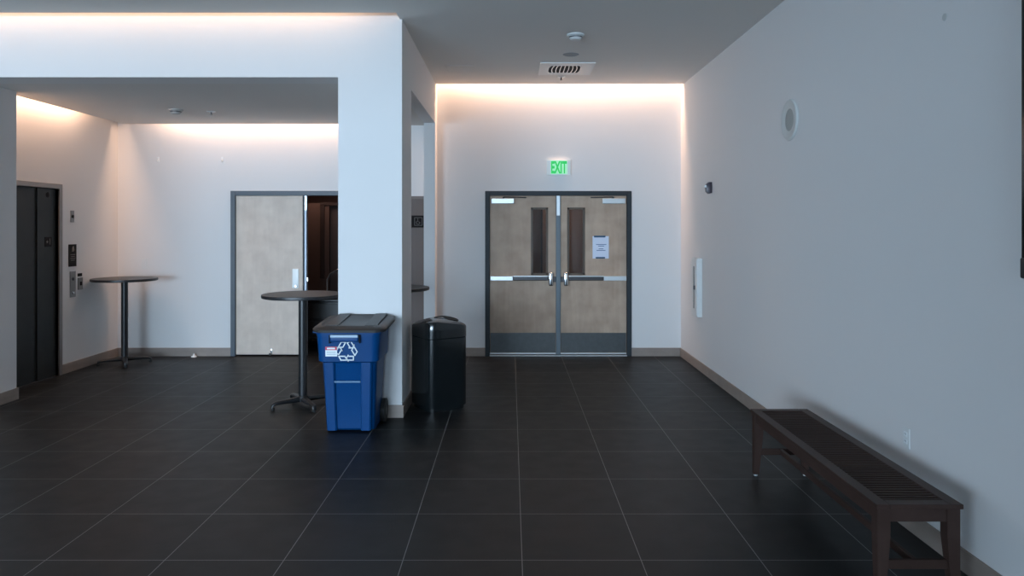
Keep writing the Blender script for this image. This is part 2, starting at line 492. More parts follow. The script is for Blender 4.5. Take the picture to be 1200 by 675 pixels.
# alcove double door: left leaf shut, right side standing open onto a dark room
d2 = struct_empty('door_2', ((D2[0] + D2[1]) / 2, YB, 0))
door_frame(D2, d2, M_FRAME, head=.050, side=.05)
XM2 = (357.2 - CX) / F_PX * YB
obj('mullion', box(B(), XM2 - .004, XM2 + .024, YB - .004, YB + .06, .0, D2[2] - .01, .003), mat('pale_blue_steel', (.33, .38, .45), .4, metal=.2), d2)
leaf = obj('door_leaf', box(B(), D2[0] + .014, XM2 - .030, LY0 - .014, LY1 - .014, .020, D2[2] - .014, .002, 1), M_LEAF2, d2)
bm = B(); box(bm, XM2 - .028, XM2 - .006, LY0 + .0, LY1, .02, D2[2] - .014)
obj('meeting_seal', bm, M_FRAME2, leaf)
bm = B(); hx = (346.2 - CX) / F_PX * YB
box(bm, hx - .042, hx + .042, LY0 - .024, LY0 - .012, .90, 1.155, .010, 3)
hp = obj('pull_plate', bm, mat('polished_plate', (.92, .95, .95), .5, metal=.1), leaf, True)
bm = B(); tube(bm, [(hx + .01, LY0 - .02, .925), (hx + .01, LY0 - .055, .925)], .014, 14)
obj('lock_knob', bm, M_CHROME, hp, True)
bm = B(); sx = (318 - CX) / F_PX * YB
box(bm, sx - .012, sx + .012, LY0 - .030, LY0 - .013, .03, .10, .005); tube(bm, [(sx - .015, LY0 - .035, .045), (sx - .015, LY0 - .035, .012)], .014, 12)
obj('kick_down_stop', bm, M_CHROME, leaf, True)
obj('closer_bracket', box(B(), XM2 - .002, XM2 + .030, YB - .010, YB - .003, 1.93, 2.12, .003), M_STEEL, d2)
obj('strike_box', box(B(), XM2 + .024, XM2 + .040, YB + .01, YB + .05, .985, 1.04, .003), M_CHROME, d2)

# contents of the dark room, seen through the open leaf
def bx(px, Y): return (px - CX) / F_PX * Y
def bz(py, Y): return H + (CY - py) / F_PX * Y
Yk = 11.55
cp = B()
x0, x1 = bx(375.0, Yk), bx(412, Yk)
box(cp, x0, x1, Yk, Yk + .06, bz(240.5, Yk), bz(237.0, Yk)); box(cp, x0, x0 + .065, Yk, Yk + .06, .9, bz(240, Yk))
inner = struct('trim_1', cp, M_BROWN2)
ip = struct('wall_inner_panel', box(B(), bx(382, Yk + .1), bx(420, Yk + .1), Yk + .08, Yk + .14, 0, bz(241, Yk)), M_TAUPE)
tr = struct('trim_2', box(B(), x0 - .25, bx(385.5, Yk), Yk + .02, Yk + .07, 0, bz(238, Yk)), M_BROWN)
cab = thing('storage_cart', 'black low cart with a curved chrome push handle inside the dark room', 'cart', (-2.75, 10.75, 0))
bm = B(); box(bm, -3.06, -2.30, 10.50, 11.0, .10, .65, .02, 3)
box(bm, -3.08, -2.28, 10.48, 11.02, .64, .68, .012, 3)
obj('cart_body', bm, M_BLACK, cab)
bm = B(); box(bm, -3.03, -2.33, 10.493, 10.50, .16, .36, .01); box(bm, -3.03, -2.33, 10.493, 10.50, .40, .62, .01)
obj('shelf_front', bm, mat('dark_cart_front', (.03, .03, .03), .5), cab)
bm = B(); tube(bm, [(-2.62, 10.52, .66), (-2.62, 10.52, .96), (-2.58, 10.52, 1.04), (-2.50, 10.52, 1.09), (-2.34, 10.52, 1.11)], .013, 10)
obj('push_handle', bm, M_CHROME, cab, True)
for wx in (-2.98, -2.38):
    for wy in (10.56, 10.94):
        bm = B(); tube(bm, [(wx - .018, wy, .05), (wx + .018, wy, .05)], .05, 16); box(bm, wx - .012, wx + .012, wy - .012, wy + .012, .05, .12)
        obj('caster', bm, M_RUB, cab)

# elevator
ev = struct_empty('door_3', (XL, (EY0 + EY1) / 2, 0))
bm = B()
box(bm, XL - .14, XL + .016, EY1, EY1 + .055, 0, EZ + .055, .002, 1); box(bm, XL - .14, XL + .016, EY0 - .055, EY0, 0, EZ + .055, .002, 1)
box(bm, XL - .14, XL + .016, EY0 - .0005, EY1 + .0005, EZ, EZ + .055, .002, 1)
obj('elevator_frame', bm, M_LIFTFR, ev)
ES = 8.13
p1 = obj('elevator_panel', box(B(), XL - .060, XL - .025, ES + .003, EY1, .004, EZ, .002, 1), M_LIFT, ev)
p2 = obj('elevator_panel', box(B(), XL - .075, XL - .040, EY0, ES + .002, .004, EZ, .002, 1), M_LIFT, ev)
obj('elevator_sill', box(B(), XL - .12, XL + .004, EY0, EY1, 0, .006), M_DARKBAR, ev)

def lw(px, py, X=XL):           # a pixel on the elevator wall -> (y, z)
    s = (CX - px) / -X; return F_PX / s, H + (CY - py) / s
def rw(px, py, X=XR):           # a pixel on the right wall -> (y, z)
    s = (px - CX) / X; return F_PX / s, H + (CY - py) / s
RX = Matrix.Rotation(PI / 2, 4, 'X')
RLEFT = Matrix.Rotation(PI / 2, 4, 'Z') @ RX      # reads from +X
xf = XL - .025
ya, za = lw(52.4, 278.2, xf); yb, zb = lw(60.2, 288.6, xf)
bm = B(); box(bm, xf, xf + .004, ya, yb, (za + zb) / 2 - .055, (za + zb) / 2 + .055)
fs = obj('floor_number_sign', bm, M_SIGNBLK, p1)
bm = text_bm('1', .10, Matrix.Translation((xf + .0045, ya + (yb - ya) * .72, (za + zb) / 2)) @ RLEFT)
cy_, cz_ = ya + (yb - ya) * .32, (za + zb) / 2
star = []
for k in range(10):
    r = .022 if k % 2 == 0 else .010; a = PI / 2 + k * PI / 5
    star.append(bm.verts.new((xf + .0050, cy_ + r * math.cos(a), cz_ + r * math.sin(a))))
bm.faces.new(star)
obj('star_and_number', bm, M_SIGNW, fs)
y_, z_ = lw(55.8, 228.3, xf)
bm = B(); lathe(bm, [(0, 0), (.030, 0), (.030, .004), (0, .006)], 24, Matrix.Translation((xf, y_, z_)) @ Matrix.Rotation(PI / 2, 4, 'Y'))
obj('round_key_escutcheon', bm, M_SIGNBLK, p1)

def wall_plate_l(name, label, cat, x0, x1, y0, y1, m, t=.008, group=None):
    a = lw(x0, (y0 + y1) / 2)[0]; b = lw(x1, (y0 + y1) / 2)[0]
    zt = lw((x0 + x1) / 2, y0)[1]; zb = lw((x0 + x1) / 2, y1)[1]
    r = thing(name, label, cat, (XL, (a + b) / 2, zb), group)
    obj('plate', box(B(), XL, XL + t, a, b, zb, zt, .002, 1), m, r)
    return r, a, b, zb, zt
M_PANEL = mat('steel_call_plate', (.22, .215, .21), .35, metal=.6)
r, a, b, z0, z1 = wall_plate_l('hall_lantern', 'small steel direction indicator high on the wall right of the elevator', 'indicator', 82.3, 86.3, 246.8, 260.5, M_PANEL)
bm = B(); lathe(bm, [(0, 0), (.018, 0), (.018, .01), (0, .012)], 20, Matrix.Translation((XL + .006, (a + b) / 2, (z0 + z1) / 2)) @ Matrix.Rotation(PI / 2, 4, 'Y')); obj('indicator_lens', bm, M_SIGNBLK, r)
r, a, b, z0, z1 = wall_plate_l('elevator_notice', 'black rectangular fire notice with small white pictogram above the call buttons', 'sign', 80.0, 89.0, 286.3, 312.3, M_SIGNBLK)
bm = B(); yc = (a + b) / 2; w = (b - a)
tube(bm, [(XL + .009, yc, z1 - .075), (XL + .009, yc, z1 - .045), (XL + .009, yc + .01, z1 - .02)], [.016, .013, .002], 8)
box(bm, XL + .008, XL + .009, yc - w * .12, yc + w * .12, z1 - .085, z1 - .078)
obj('flame_pictogram', bm, M_SIGNW, r)
bm = B()
for i, ww in enumerate((.30, .26, .32, .24)): box(bm, XL + .008, XL + .009, yc - w * ww, yc + w * ww, z1 - .125 - i * .022, z1 - .119 - i * .022)
obj('notice_lines', bm, M_SIGNW, r)
r, a, b, z0, z1 = wall_plate_l('call_station', 'tall steel elevator call plate with two buttons left of the smaller plates', 'call button', 81.6, 88.2, 317.8, 348.2, M_PANEL)
yc = (a + b) / 2
for zc_, nm in ((z0 + (z1 - z0) * .70, 'call_button'), (z0 + (z1 - z0) * .18, 'key_switch')):
    bm = B(); lathe(bm, [(.019, 0), (.019, .006), (.013, .010), (0, .010)], 20, Matrix.Translation((XL + .007, yc, zc_)) @ Matrix.Rotation(PI / 2, 4, 'Y')); obj(nm, bm, M_DARKBAR if nm == 'call_button' else M_CHROME, r, True)
r, a, b, z0, z1 = wall_plate_l('label_plate', 'tiny dark label plate directly above the card reader', 'label', 90.8, 95.6, 320.2, 323.8, M_SIGNBLK)
r, a, b, z0, z1 = wall_plate_l('card_reader', 'narrow grey card reader with dark square button beside the call plate', 'card reader', 90.9, 95.9, 325.4, 339.3, M_PANEL, .014)
obj('reader_button', box(B(), XL + .012, XL + .018, a + (b - a) * .3, a + (b - a) * .75, z0 + .05, z0 + .095, .002, 1), M_SIGNBLK, r)

# ------------------------------------------------------------------ tall bistro tables
def table(name, label, x, y, rot, proto=None):
    root = thing(name, label, 'table', (x, y, 0), 'black pedestal bistro tables')
    root.rotation_euler = (0, 0, rot)
    if proto:
        for ch in proto.children:
            c = ch.copy(); C.objects.link(c); c.parent = root
            for g in ch.children:
                d = g.copy(); C.objects.link(d); d.parent = c
        return root
    root['_local'] = 1
    R = .378
    bm = B(); lathe(bm, [(0, 1.040), (R - .004, 1.040), (R - .004, 1.0695), (0, 1.0695)], 64); obj('tabletop', bm, M_TOP, root)
    bm = B(); lathe(bm, [(R - .005, 1.038), (R, 1.040), (R + .002, 1.054), (R, 1.068), (R - .005, 1.070), (R - .012, 1.0697), (R - .012, 1.0383), (R - .005, 1.038)], 64); obj('edge_band', bm, M_TOPEDGE, root, True)
    bm = B(); tube(bm, [(0, 0, .055), (0, 0, 1.02)], .040, 24); lathe(bm, [(.040, .10), (.050, .095), (.05, .05), (0, .05)], 24); obj('pole', bm, M_BLACK, root, True)
    bm = B()
    for k in range(2):
        m = Matrix.Rotation(k * PI / 2, 4, 'Z')
        b2 = B(); box(b2, -.13, .13, -.018, .018, 1.022, 1.040, .004)
        bmesh.ops.transform(b2, matrix=m, verts=b2.verts)
        me = bpy.data.meshes.new('t'); b2.to_mesh(me); b2.free(); bm.from_mesh(me); bpy.data.meshes.remove(me)
    obj('top_spider', bm, M_BLACK, root)
    for k in range(4):
        bm = B()
        secs = []
        for d, z, w, h in ((0, .066, .036, .032), (.06, .066, .034, .030), (.20, .062, .026, .022), (.262, .058, .024, .019), (.292, .044, .022, .018), (.300, .020, .018, .014)):
            pts = []
            for q in range(12):
                a = 2 * PI * q / 12
                pts.append(Vector((d + (h * .35 * math.sin(a) if d > .28 else 0), w * math.cos(a), z + h * math.sin(a) * .9)))
            secs.append(pts)
        loft(bm, secs); bmesh.ops.transform(bm, matrix=Matrix.Rotation(k * PI / 2, 4, 'Z'), verts=bm.verts)
        lg = obj('leg', bm, M_BLACK, root, True)
        lg['_local'] = 1
        bm = B(); tube(bm, [(.288, 0, 0), (.288, 0, .022)], .017, 14)
        bmesh.ops.transform(bm, matrix=Matrix.Rotation(k * PI / 2, 4, 'Z'), verts=bm.verts)
        obj('foot_glide', bm, M_RUB, lg)
    return root
t1 = table('bistro_table', 'tall round black pedestal table standing behind the blue recycling bin', -1.985, 7.04, math.radians(36))
table('bistro_table', 'tall round black pedestal table in the alcove corner beside the elevator', -4.813, 9.19, math.radians(30), t1)
table('bistro_table', 'tall round black table whose rim shows in the side opening behind the column', -1.245, 7.83, math.radians(12), t1)

# ------------------------------------------------------------------ blue rollout recycling bin
bin_ = thing('recycling_bin', 'blue wheeled recycling bin with dark grey lid in front of the column', 'recycling bin', (-1.34, 6.3, 0))
bx0, by0 = -1.34, 6.135
def ring(w, yf, yb, z, r=.05): return rrect(bx0 - w / 2, bx0 + w / 2, yf, yb, r, z)
bm = B()
loft(bm, [ring(.40, 6.165, 6.50, .012, .05), ring(.405, 6.145, 6.51, .03, .055), ring(.455, 6.095, 6.545, .575, .06), ring(.470, 6.085, 6.55, .590, .06),
          ring(.498, 6.060, 6.57, .600, .06), ring(.520, 6.040, 6.58, .800, .065), ring(.535, 6.035, 6.585, .83, .065), ring(.535, 6.035, 6.585, .850, .065)])
# recessed channel down the front is made by two raised ribs beside it
body = obj('bin_body', bm, M_BLUE, bin_, True)
def yfront(z): return 6.145 + (z - .03) / .545 * (6.095 - 6.145)
bm = B()
for xa0, xb0 in ((-1.548, -1.452), (-1.246, -1.15)):
    lo = .0; 
    sec = []
    for z in (.015, .30, .590):
        f = z / .59
        k = 1 + .10 * f
        xa = bx0 + (xa0 - bx0) * (.93 + .09 * f); xb = bx0 + (xb0 - bx0) * (.93 + .09 * f)
        yf = yfront(z) - .022
        sec.append([Vector((xa + .012, yf + .004, z)), Vector((xa + .03, yf, z)), Vector((xb - .012, yf, z)), Vector((xb, yf + .012, z)), Vector((xb, yf + .06, z)), Vector((xa, yf + .075, z)), Vector((xa, yf + .03, z))])
    loft(bm, sec)
obj('front_rib', bm, M_BLUE, body, True)
obj('grab_bar', (lambda b: tube(b, [(-1.456, 6.088, .428), (-1.24, 6.088, .428)], .009, 10))(B()), mat('pale_worn_edge', (.12, .22, .36), .4), body)
# handle lip at the rim
bm = B(); hx0, hx1 = -1.475, -1.240
box(bm, hx0, hx1, 6.000, 6.045, .768, .822, .012, 3)
obj('lip_handle', bm, M_BLUE, body, True)
bm = B(); box(bm, hx0 + .004, hx1 - .004, 5.997, 6.012, .806, .828, .005, 2)
obj('lip_edge', bm, mat('pale_worn_plastic', (.36, .48, .60), .45), body)
for x in (hx0 - .008, hx1 + .002): obj('lip_gap', box(B(), x, x + .007, 6.006, 6.047, .757, .825, .003), M_HOLE, body)
bm = B(); box(bm, bx0 - .28, bx0 + .28, 6.028, 6.592, .838, .856, .006)
obj('rim', bm, M_BLUE, body)
# lid: low dome, sloping up to the hinge
bm = B(); secs = []
LX = -1.325
def lid_ring(w2, yf, yb, r, z0, zs, off=0):
    pts = rrect(LX - w2, LX + w2, yf, yb, r, 0, 8)
    for p in pts: p.z = z0 + (p.y - 5.995) / .6 * zs
    return pts
loft(bm, [lid_ring(.285, 6.0, 6.595, .08, .850, .030), lid_ring(.300, 5.985, 6.600, .09, .848, .032), lid_ring(.302, 5.982, 6.602, .09, .868, .034),
          lid_ring(.292, 5.992, 6.597, .085, .880, .036), lid_ring(.245, 6.05, 6.570, .07, .893, .038), lid_ring(.235, 6.06, 6.560, .065, .888, .037)])
lid = obj('lid', bm, M_LID, bin_, True)
bm = B()
for xa, xb in ((-1.52, -1.42), (-1.20, -1.10)):
    v = [Vector((xa, 6.07, .888)), Vector((xb, 6.07, .888)), Vector((xb, 6.56, .925)), Vector((xa, 6.56, .925))]
    loft(bm, [v, [p + Vector((0, 0, .012)) for p in v]])
tube(bm, [(-1.56, 6.592, .905), (-1.09, 6.592, .905)], .014, 12)
obj('lid_rib', bm, M_LID, lid)
bm = B()
for sx_ in (-1.545, -1.105):
    for k in (0,): tube(bm, [(sx_ - .02, 6.50, .105), (sx_ + .02, 6.50, .105)], .104, 28)
    
w = obj('wheel', (lambda b: tube(b, [(-1.585, 6.485, .100), (-1.545, 6.485, .100)], .100, 28))(B()), M_RUB, bin_, True)
obj('hub', (lambda b: tube(b, [(-1.590, 6.485, .100), (-1.584, 6.485, .100)], .045, 20))(B()), M_LID, w)
w = obj('wheel', (lambda b: tube(b, [(-1.135, 6.485, .100), (-1.095, 6.485, .100)], .100, 28))(B()), M_RUB, bin_, True)
obj('hub', (lambda b: tube(b, [(-1.096, 6.485, .100), (-1.090, 6.485, .100)], .045, 20))(B()), M_LID, w)
obj('axle', (lambda b: tube(b, [(-1.56, 6.485, .100), (-1.12, 6.485, .100)], .012, 10))(B()), M_STEEL, bin_)
bm.free()
# label and recycling mark lie on the tapered front: y follows the slope
def yband(z): return 6.060 + (z - .60) / .2 * (6.040 - 6.060) - .003
TILT = Matrix.Rotation(math.atan2(.02, .2) * -1, 4, 'X')
bm = B(); box(bm, -1.520, -1.424, yband(.68) - .004, yband(.68) + .003, .645, .726)
bmesh.ops.rotate(bm, verts=bm.verts, cent=(-1.47, yband(.68), .685), matrix=Matrix.Rotation(.1, 3, 'X'))
lb_ = obj('warning_label', bm, M_WHITE, body, label='white sticker with a red header band')
bm = B(); box(bm, -1.520, -1.424, yband(.68) - .006, yband(.68) - .0035, .698, .726)
bmesh.ops.rotate(bm, verts=bm.verts, cent=(-1.47, yband(.68), .685), matrix=Matrix.Rotation(.1, 3, 'X'))
obj('label_header', bm, M_RED, lb_)
bm = B()
box(bm, -1.505, -1.440, yband(.68) - .0075, yband(.68) - .0055, .706, .719)
bmesh.ops.rotate(bm, verts=bm.verts, cent=(-1.47, yband(.68), .685), matrix=Matrix.Rotation(.1, 3, 'X'))
obj('header_lettering', bm, M_WHITE, lb_)
bm = B()
for i in range(3): box(bm, -1.510, -1.434, yband(.68) - .0055, yband(.68) - .0035, .660 + i * .011, .6635 + i * .011)
bmesh.ops.rotate(bm, verts=bm.verts, cent=(-1.47, yband(.68), .685), matrix=Matrix.Rotation(.1, 3, 'X'))
obj('label_text', bm, M_GREYINK, lb_)
bm = B(); rc = Vector((-1.347, 0, .688)); RR = .084
def outline(poly, t):
    n = len(poly)
    for k in range(n):
        p, q = Vector((poly[k][0], 0, poly[k][1])), Vector((poly[(k + 1) % n][0], 0, poly[(k + 1) % n][1]))
        d = (q - p).normalized(); nn = Vector((-d.z, 0, d.x)) * t / 2; e = d * t / 2
        vs = [p - e + nn, q + e + nn, q + e - nn, p - e - nn]
        a_ = [bm.verts.new((v.x, -.003, v.z)) for v in vs]; b_ = [bm.verts.new((v.x, .003, v.z)) for v in vs]
        bm.faces.new(a_); bm.faces.new(b_[::-1])
        for i in range(4): bm.faces.new((a_[i], b_[i], b_[(i + 1) % 4], a_[(i + 1) % 4]))
for k in range(3):
    th = PI / 2 + k * 2 * PI / 3
    for s in (-1, 1):
        # one bent band half on each side of the corner, along the triangle edge
        ph = th + s * math.radians(32)
        cx_, cz2 = rc.x + .78 * RR * math.cos(ph), rc.z + .78 * RR * math.sin(ph)
        ed = th + s * (PI / 2 + PI / 3)           # direction away from the corner
        d = Vector((math.cos(ed), math.sin(ed))); n_ = Vector((-d.y, d.x))
        L_, W_ = .30 * RR, .19 * RR
        sk = .10 * RR * s
        P_ = [(-L_ + sk, -W_), (L_ + sk, -W_), (L_ - sk, W_), (-L_ - sk, W_)]
        if s == -1:
            P_ = [(-L_, -W_), (L_ * .7, -W_), (L_ * .7, -W_ * 1.5), (L_ * 1.3, 0), (L_ * .7, W_ * 1.5), (L_ * .7, W_), (-L_, W_)]
        outline([(cx_ + d.x * u + n_.x * v, cz2 + d.y * u + n_.y * v) for u, v in P_], .0088)
bmesh.ops.transform(bm, matrix=Matrix.Translation((0, yband(.688) - .002, 0)) @ Matrix.Translation((0, 0, .688)) @ Matrix.Rotation(.1, 4, 'X') @ Matrix.Translation((0, 0, -.688)), verts=bm.verts)
obj('recycling_symbol', bm, M_WHITE, body, label='white three-arrow recycling symbol')

# ------------------------------------------------------------------ black trash receptacle
can = thing('trash_can', 'glossy black litter receptacle with a domed swing lid right of the column', 'trash can', (-.69, 7.02, 0))
CR = math.radians(33); ccx, ccy = -.686, 7.030
def crown(q, dome): return dome * (1 - min(1, (q.x / .27) ** 2))
def cring(h, r, z, dome=0):
    pts = rrect(-h, h, -h, h, r, 0, 10); out = []
    for p in pts:
        q = Matrix.Rotation(CR, 3, 'Z') @ p
        zz = z
        if dome: zz = z + crown(q, dome)
        out.append(Vector((ccx + q.x, ccy + q.y, zz)))
    return out
bm = B()
loft(bm, [cring(.196, .08, .0), cring(.196, .08, .032), cring(.212, .09, .034), cring(.214, .09, .045), cring(.214, .09, .668), cring(.210, .09, .672)])
obj('can_body', bm, M_CAN, can, True)
bm = B()
loft(bm, [cring(.209, .09, .672), cring(.2155, .09, .676), cring(.2155, .09, .745), cring(.2155, .09, .765, .050), cring(.210, .088, .775, .056), cring(.19, .08, .779, .058), cring(.10, .05, .780, .062), cring(.02, .01, .780, .063)])
cl = obj('can_lid', bm, M_CAN, can, True)
bm = B(); pts = []
for k in range(28):
    a = 2 * PI * k / 28
    q = Vector((.070 + .115 * math.cos(a), .03 + .085 * math.sin(a), 0)); zz = .779 + crown(q, .062)
    pts.append(Vector((ccx + q.x, ccy + q.y, zz)))
loft(bm, [pts, [p + Vector((0, 0, .004)) for p in pts]])
obj('lid_opening', bm, M_HOLE, cl)
bm = B(); tube(bm, [p + Vector((0, 0, .003)) for p in pts] + [pts[0] + Vector((0, 0, .003))], .004, 8)
obj('opening_rim', bm, M_CAN, cl, True)

# ------------------------------------------------------------------ slatted bench
bench = thing('bench', 'long dark wooden slatted bench standing along the right wall', 'bench', (1.85, 4.21, 0))
X0, X1, Y0, Y1, ZS = 1.655, 2.050, 3.335, 5.095, .45
bm = B(); rw_ = .060; th = .022
box(bm, X0, X0 + rw_, Y0, Y1, ZS - th, ZS, .003); box(bm, X1 - rw_, X1, Y0, Y1, ZS - th, ZS, .003)
box(bm, X0 + rw_, X1 - rw_, Y0, Y0 + rw_, ZS - th, ZS, .003); box(bm, X0 + rw_, X1 - rw_, Y1 - rw_, Y1, ZS - th, ZS, .003)
obj('seat_frame', bm, M_BENCH, bench)
bm = B(); n = 50; ya_, yb_ = Y0 + rw_ + .006, Y1 - rw_ - .006
for k in range(n):
    y = ya_ + (yb_ - ya_) * (k + .5) / n
    box(bm, X0 + rw_ - .005, X1 - rw_ + .005, y - .0105, y + .0105, ZS - .020, ZS - .004, .002, 1)
obj('slatted_seat', bm, M_BENCHX, bench)
bm = B(); ap = .062; i0 = .018
za_ = ZS - th - ap
box(bm, X0 + i0, X0 + i0 + .022, Y0 + .06, Y1 - .06, za_, ZS - th); box(bm, X1 - i0 - .022, X1 - i0, Y0 + .06, Y1 - .06, za_, ZS - th)
box(bm, X0 + .06, X1 - .06, Y0 + i0, Y0 + i0 + .022, za_, ZS - th); box(bm, X0 + .06, X1 - .06, Y1 - i0 - .022, Y1 - i0, za_, ZS - th)
box(bm, X0 + .04, X1 - .04, 4.19, 4.23, ZS - th - .03, ZS - th)
obj('apron', bm, M_BENCH, bench)
lwid = .058
for sx_, lx in ((-1, X0 + .010), (1, X1 - .010 - lwid)):
    for sy_, ly in ((-1, Y0 + .010), (1, Y1 - .010 - lwid)):
        bm = B(); t2 = .036
        xo = lx if sx_ < 0 else lx + lwid - t2; yo = ly if sy_ < 0 else ly + lwid - t2
        def q(x, y, w, z): return [Vector((x, y, z)), Vector((x + w, y, z)), Vector((x + w, y + w, z)), Vector((x, y + w, z))]
        loft(bm, [q(xo, yo, t2, .012), q(lx, ly, lwid, .30), q(lx, ly, lwid, ZS - th)])
        lg = obj('leg', bm, M_BENCH, bench)
        bm = B(); tube(bm, [(xo + t2 / 2, yo + t2 / 2, 0), (xo + t2 / 2, yo + t2 / 2, .014)], .014, 14)
        obj('foot_glide', bm, M_STEEL, lg)
for y in (Y0 + .036, Y1 - .040):
    obj('stretcher', box(B(), X0 + .05, X1 - .05, y - .010, y + .010, .145, .188, .003), M_BENCHX, bench)
obj('stretcher', box(B(), 1.842, 1.864, Y0 + .04, Y1 - .04, .150, .186, .003), M_BENCH, bench)

# ------------------------------------------------------------------ back wall items
s_ = YB
def BX(px): return (px - CX) / F_PX * YB
def BZ(py): return H + (CY - py) / F_PX * YB
ex = thing('exit_sign', 'green lit EXIT sign on the wall above the double doors', 'sign', (BX(654.3), YB, BZ(206)))
obj('housing', box(B(), BX(646), BX(663), YB - .03, YB, BZ(206), BZ(187.5), .003), M_EXITW, ex)
obj('sign_panel', box(B(), BX(640.6), BX(668.4), YB - .045, YB - .028, BZ(205.4), BZ(187.6), .003), M_EXITW, ex)
obj('lit_face', box(B(), BX(645.2), BX(664.4), YB - .0475, YB - .044, BZ(204.2), BZ(188.6)), M_MINT, ex)
bm = text_bm('EXIT', .185, Matrix.Translation((BX(654.8), YB - .0495, BZ(196.4))) @ Matrix.Scale(.56, 4, (1, 0, 0)) @ RX, .002, .007)
xs = [v.co.x for v in bm.verts]; zs = [v.co.z for v in bm.verts]
kx = (BX(664) - BX(645.6)) / (max(xs) - min(xs)); kz = (BZ(189.2) - BZ(203.6)) / (max(zs) - min(zs)); mx_, mz_ = (max(xs) + min(xs)) / 2, (max(zs) + min(zs)) / 2
for v in bm.verts: v.co.x = BX(654.8) + (v.co.x - mx_) * kx; v.co.z = BZ(196.4) + (v.co.z - mz_) * kz
obj('exit_lettering', bm, M_GREEN, ex)

nt = thing('paper_notice', 'white printed paper notice taped to the right double door leaf', 'notice', (BX(704), LY0, BZ(303)))
yl = LY0 - .002
def PX(px): return (px - CX) / F_PX * (LY0)
def PZ(py): return H + (CY - py) / F_PX * LY0
obj('sheet', box(B(), PX(694.4), PX(713.4), yl, LY0 - .0005, PZ(303), PZ(276.8)), M_PAPER, nt)
obj('tape', box(B(), PX(696), PX(709.5), yl - .001, yl, PZ(278.2), PZ(276.2)), M_TAPE, nt)
obj('tape', box(B(), PX(698), PX(709), yl - .001, yl, PZ(303.0), PZ(301.2)), M_TAPE, nt)
bm = B()
for x0_, x1_, y in ((698.5, 710.5, 286.5), (701, 708, 288.3), (701.5, 707, 291.6), (699, 709.5, 293.4)):
    box(bm, PX(x0_), PX(x1_), yl - .001, yl, PZ(y + .45), PZ(y - .35))
obj('printed_lines', bm, M_INK, nt)

rd = struct_empty('door_4', (-1.37, YB, 0))
obj('door_leaf', box(B(), -1.66, -1.06, YB - .012, YB, .01, 2.08, .001, 1), mat('taupe_door_paint', (.15, .125, .115), .7), rd)
bm = B(); box(bm, -1.69, -1.66, YB - .016, YB, 0, 2.115); box(bm, -1.06, -1.03, YB - .016, YB, 0, 2.115); box(bm, -1.66, -1.06, YB - .016, YB, 2.08, 2.115)
obj('door_frame', bm, mat('taupe_frame_paint', (.20, .17, .155), .6), rd)
rs = thing('restroom_sign', 'black square accessible restroom sign seen through the side opening', 'sign', (BX(486), YB, BZ(266.5)))
obj('plate', box(B(), BX(472), BX(497.9), YB - .020, YB - .012, BZ(266.6), BZ(252.6), .002, 1), M_SIGNBLK, rs)
bm = B(); fx0, fx1, fz0, fz1 = BX(485.8), BX(495.2), BZ(264.4), BZ(254.8)
for q in ((fx0, fx1, fz0, fz0 + .006), (fx0, fx1, fz1 - .006, fz1), (fx0, fx0 + .006, fz0, fz1), (fx1 - .006, fx1, fz0, fz1)):
    box(bm, q[0], q[1], YB - .0215, YB - .0195, q[2], q[3])
mx0, mz0 = (fx0 + fx1) / 2, (fz0 + fz1) / 2
ringp = [(mx0 - .004 + .024 * math.cos(a), YB - .021, mz0 - .012 + .024 * math.sin(a)) for a in [PI * .75 + k * PI * 1.3 / 12 for k in range(13)]]
tube(bm, ringp, .003, 6); tube(bm, [(mx0 - .008, YB - .021, mz0 + .022), (mx0 - .006, YB - .021, mz0 - .004), (mx0 + .014, YB - .021, mz0 - .006), (mx0 + .022, YB - .021, mz0 - .026)], .003, 6)
lathe(bm, [(0, -.002), (.006, 0), (0, .002)], 12, Matrix.Translation((mx0 - .008, YB - .021, mz0 + .031)) @ RX)
obj('wheelchair_pictogram', bm, M_SIGNW, rs)

ls = thing('light_switch', 'white light switch plate on the alcove wall above the corner table', 'switch', (BX(169.5), YB, BZ(315)))
obj('switch_plate', box(B(), BX(166.2), BX(173), YB - .007, YB, BZ(315), BZ(303), .002), M_PLAST, ls)
obj('rocker', box(B(), BX(168.4), BX(170.8), YB - .012, YB - .006, BZ(312), BZ(306), .002), M_PLAST, ls)
for px, lab in ((185.6, 'small white wall hook on the left, high on the alcove wall'), (260.6, 'small white wall hook on the right, high above the alcove door')):
    hk = thing('wall_hook', lab, 'hook', (BX(px), YB, BZ(189)), 'white hooks on the alcove wall')
    obj('hook_plate', box(B(), BX(px) - .012, BX(px) + .012, YB - .006, YB, BZ(190), BZ(184), .002), M_WHITE, hk)
    bm = B(); tube(bm, [(BX(px), YB - .004, BZ(186)), (BX(px), YB - .03, BZ(190)), (BX(px), YB - .035, BZ(188))], .005, 8)
    obj('hook_arm', bm, M_PLAST, hk, True)
ds = thing('floor_door_stop', 'small white dome door stop on the floor by the alcove wall', 'door stop', (BX(230), 9.69, 0))
bm = B(); lathe(bm, [(0, .045), (.008, .044), (.014, .02), (.035, .008), (.038, 0), (0, 0)], 24, Matrix.Translation((BX(229.6), 9.69, 0)))
obj('dome', bm, mat('bright_white_plastic', (.85, .88, .88), .3), ds, True)

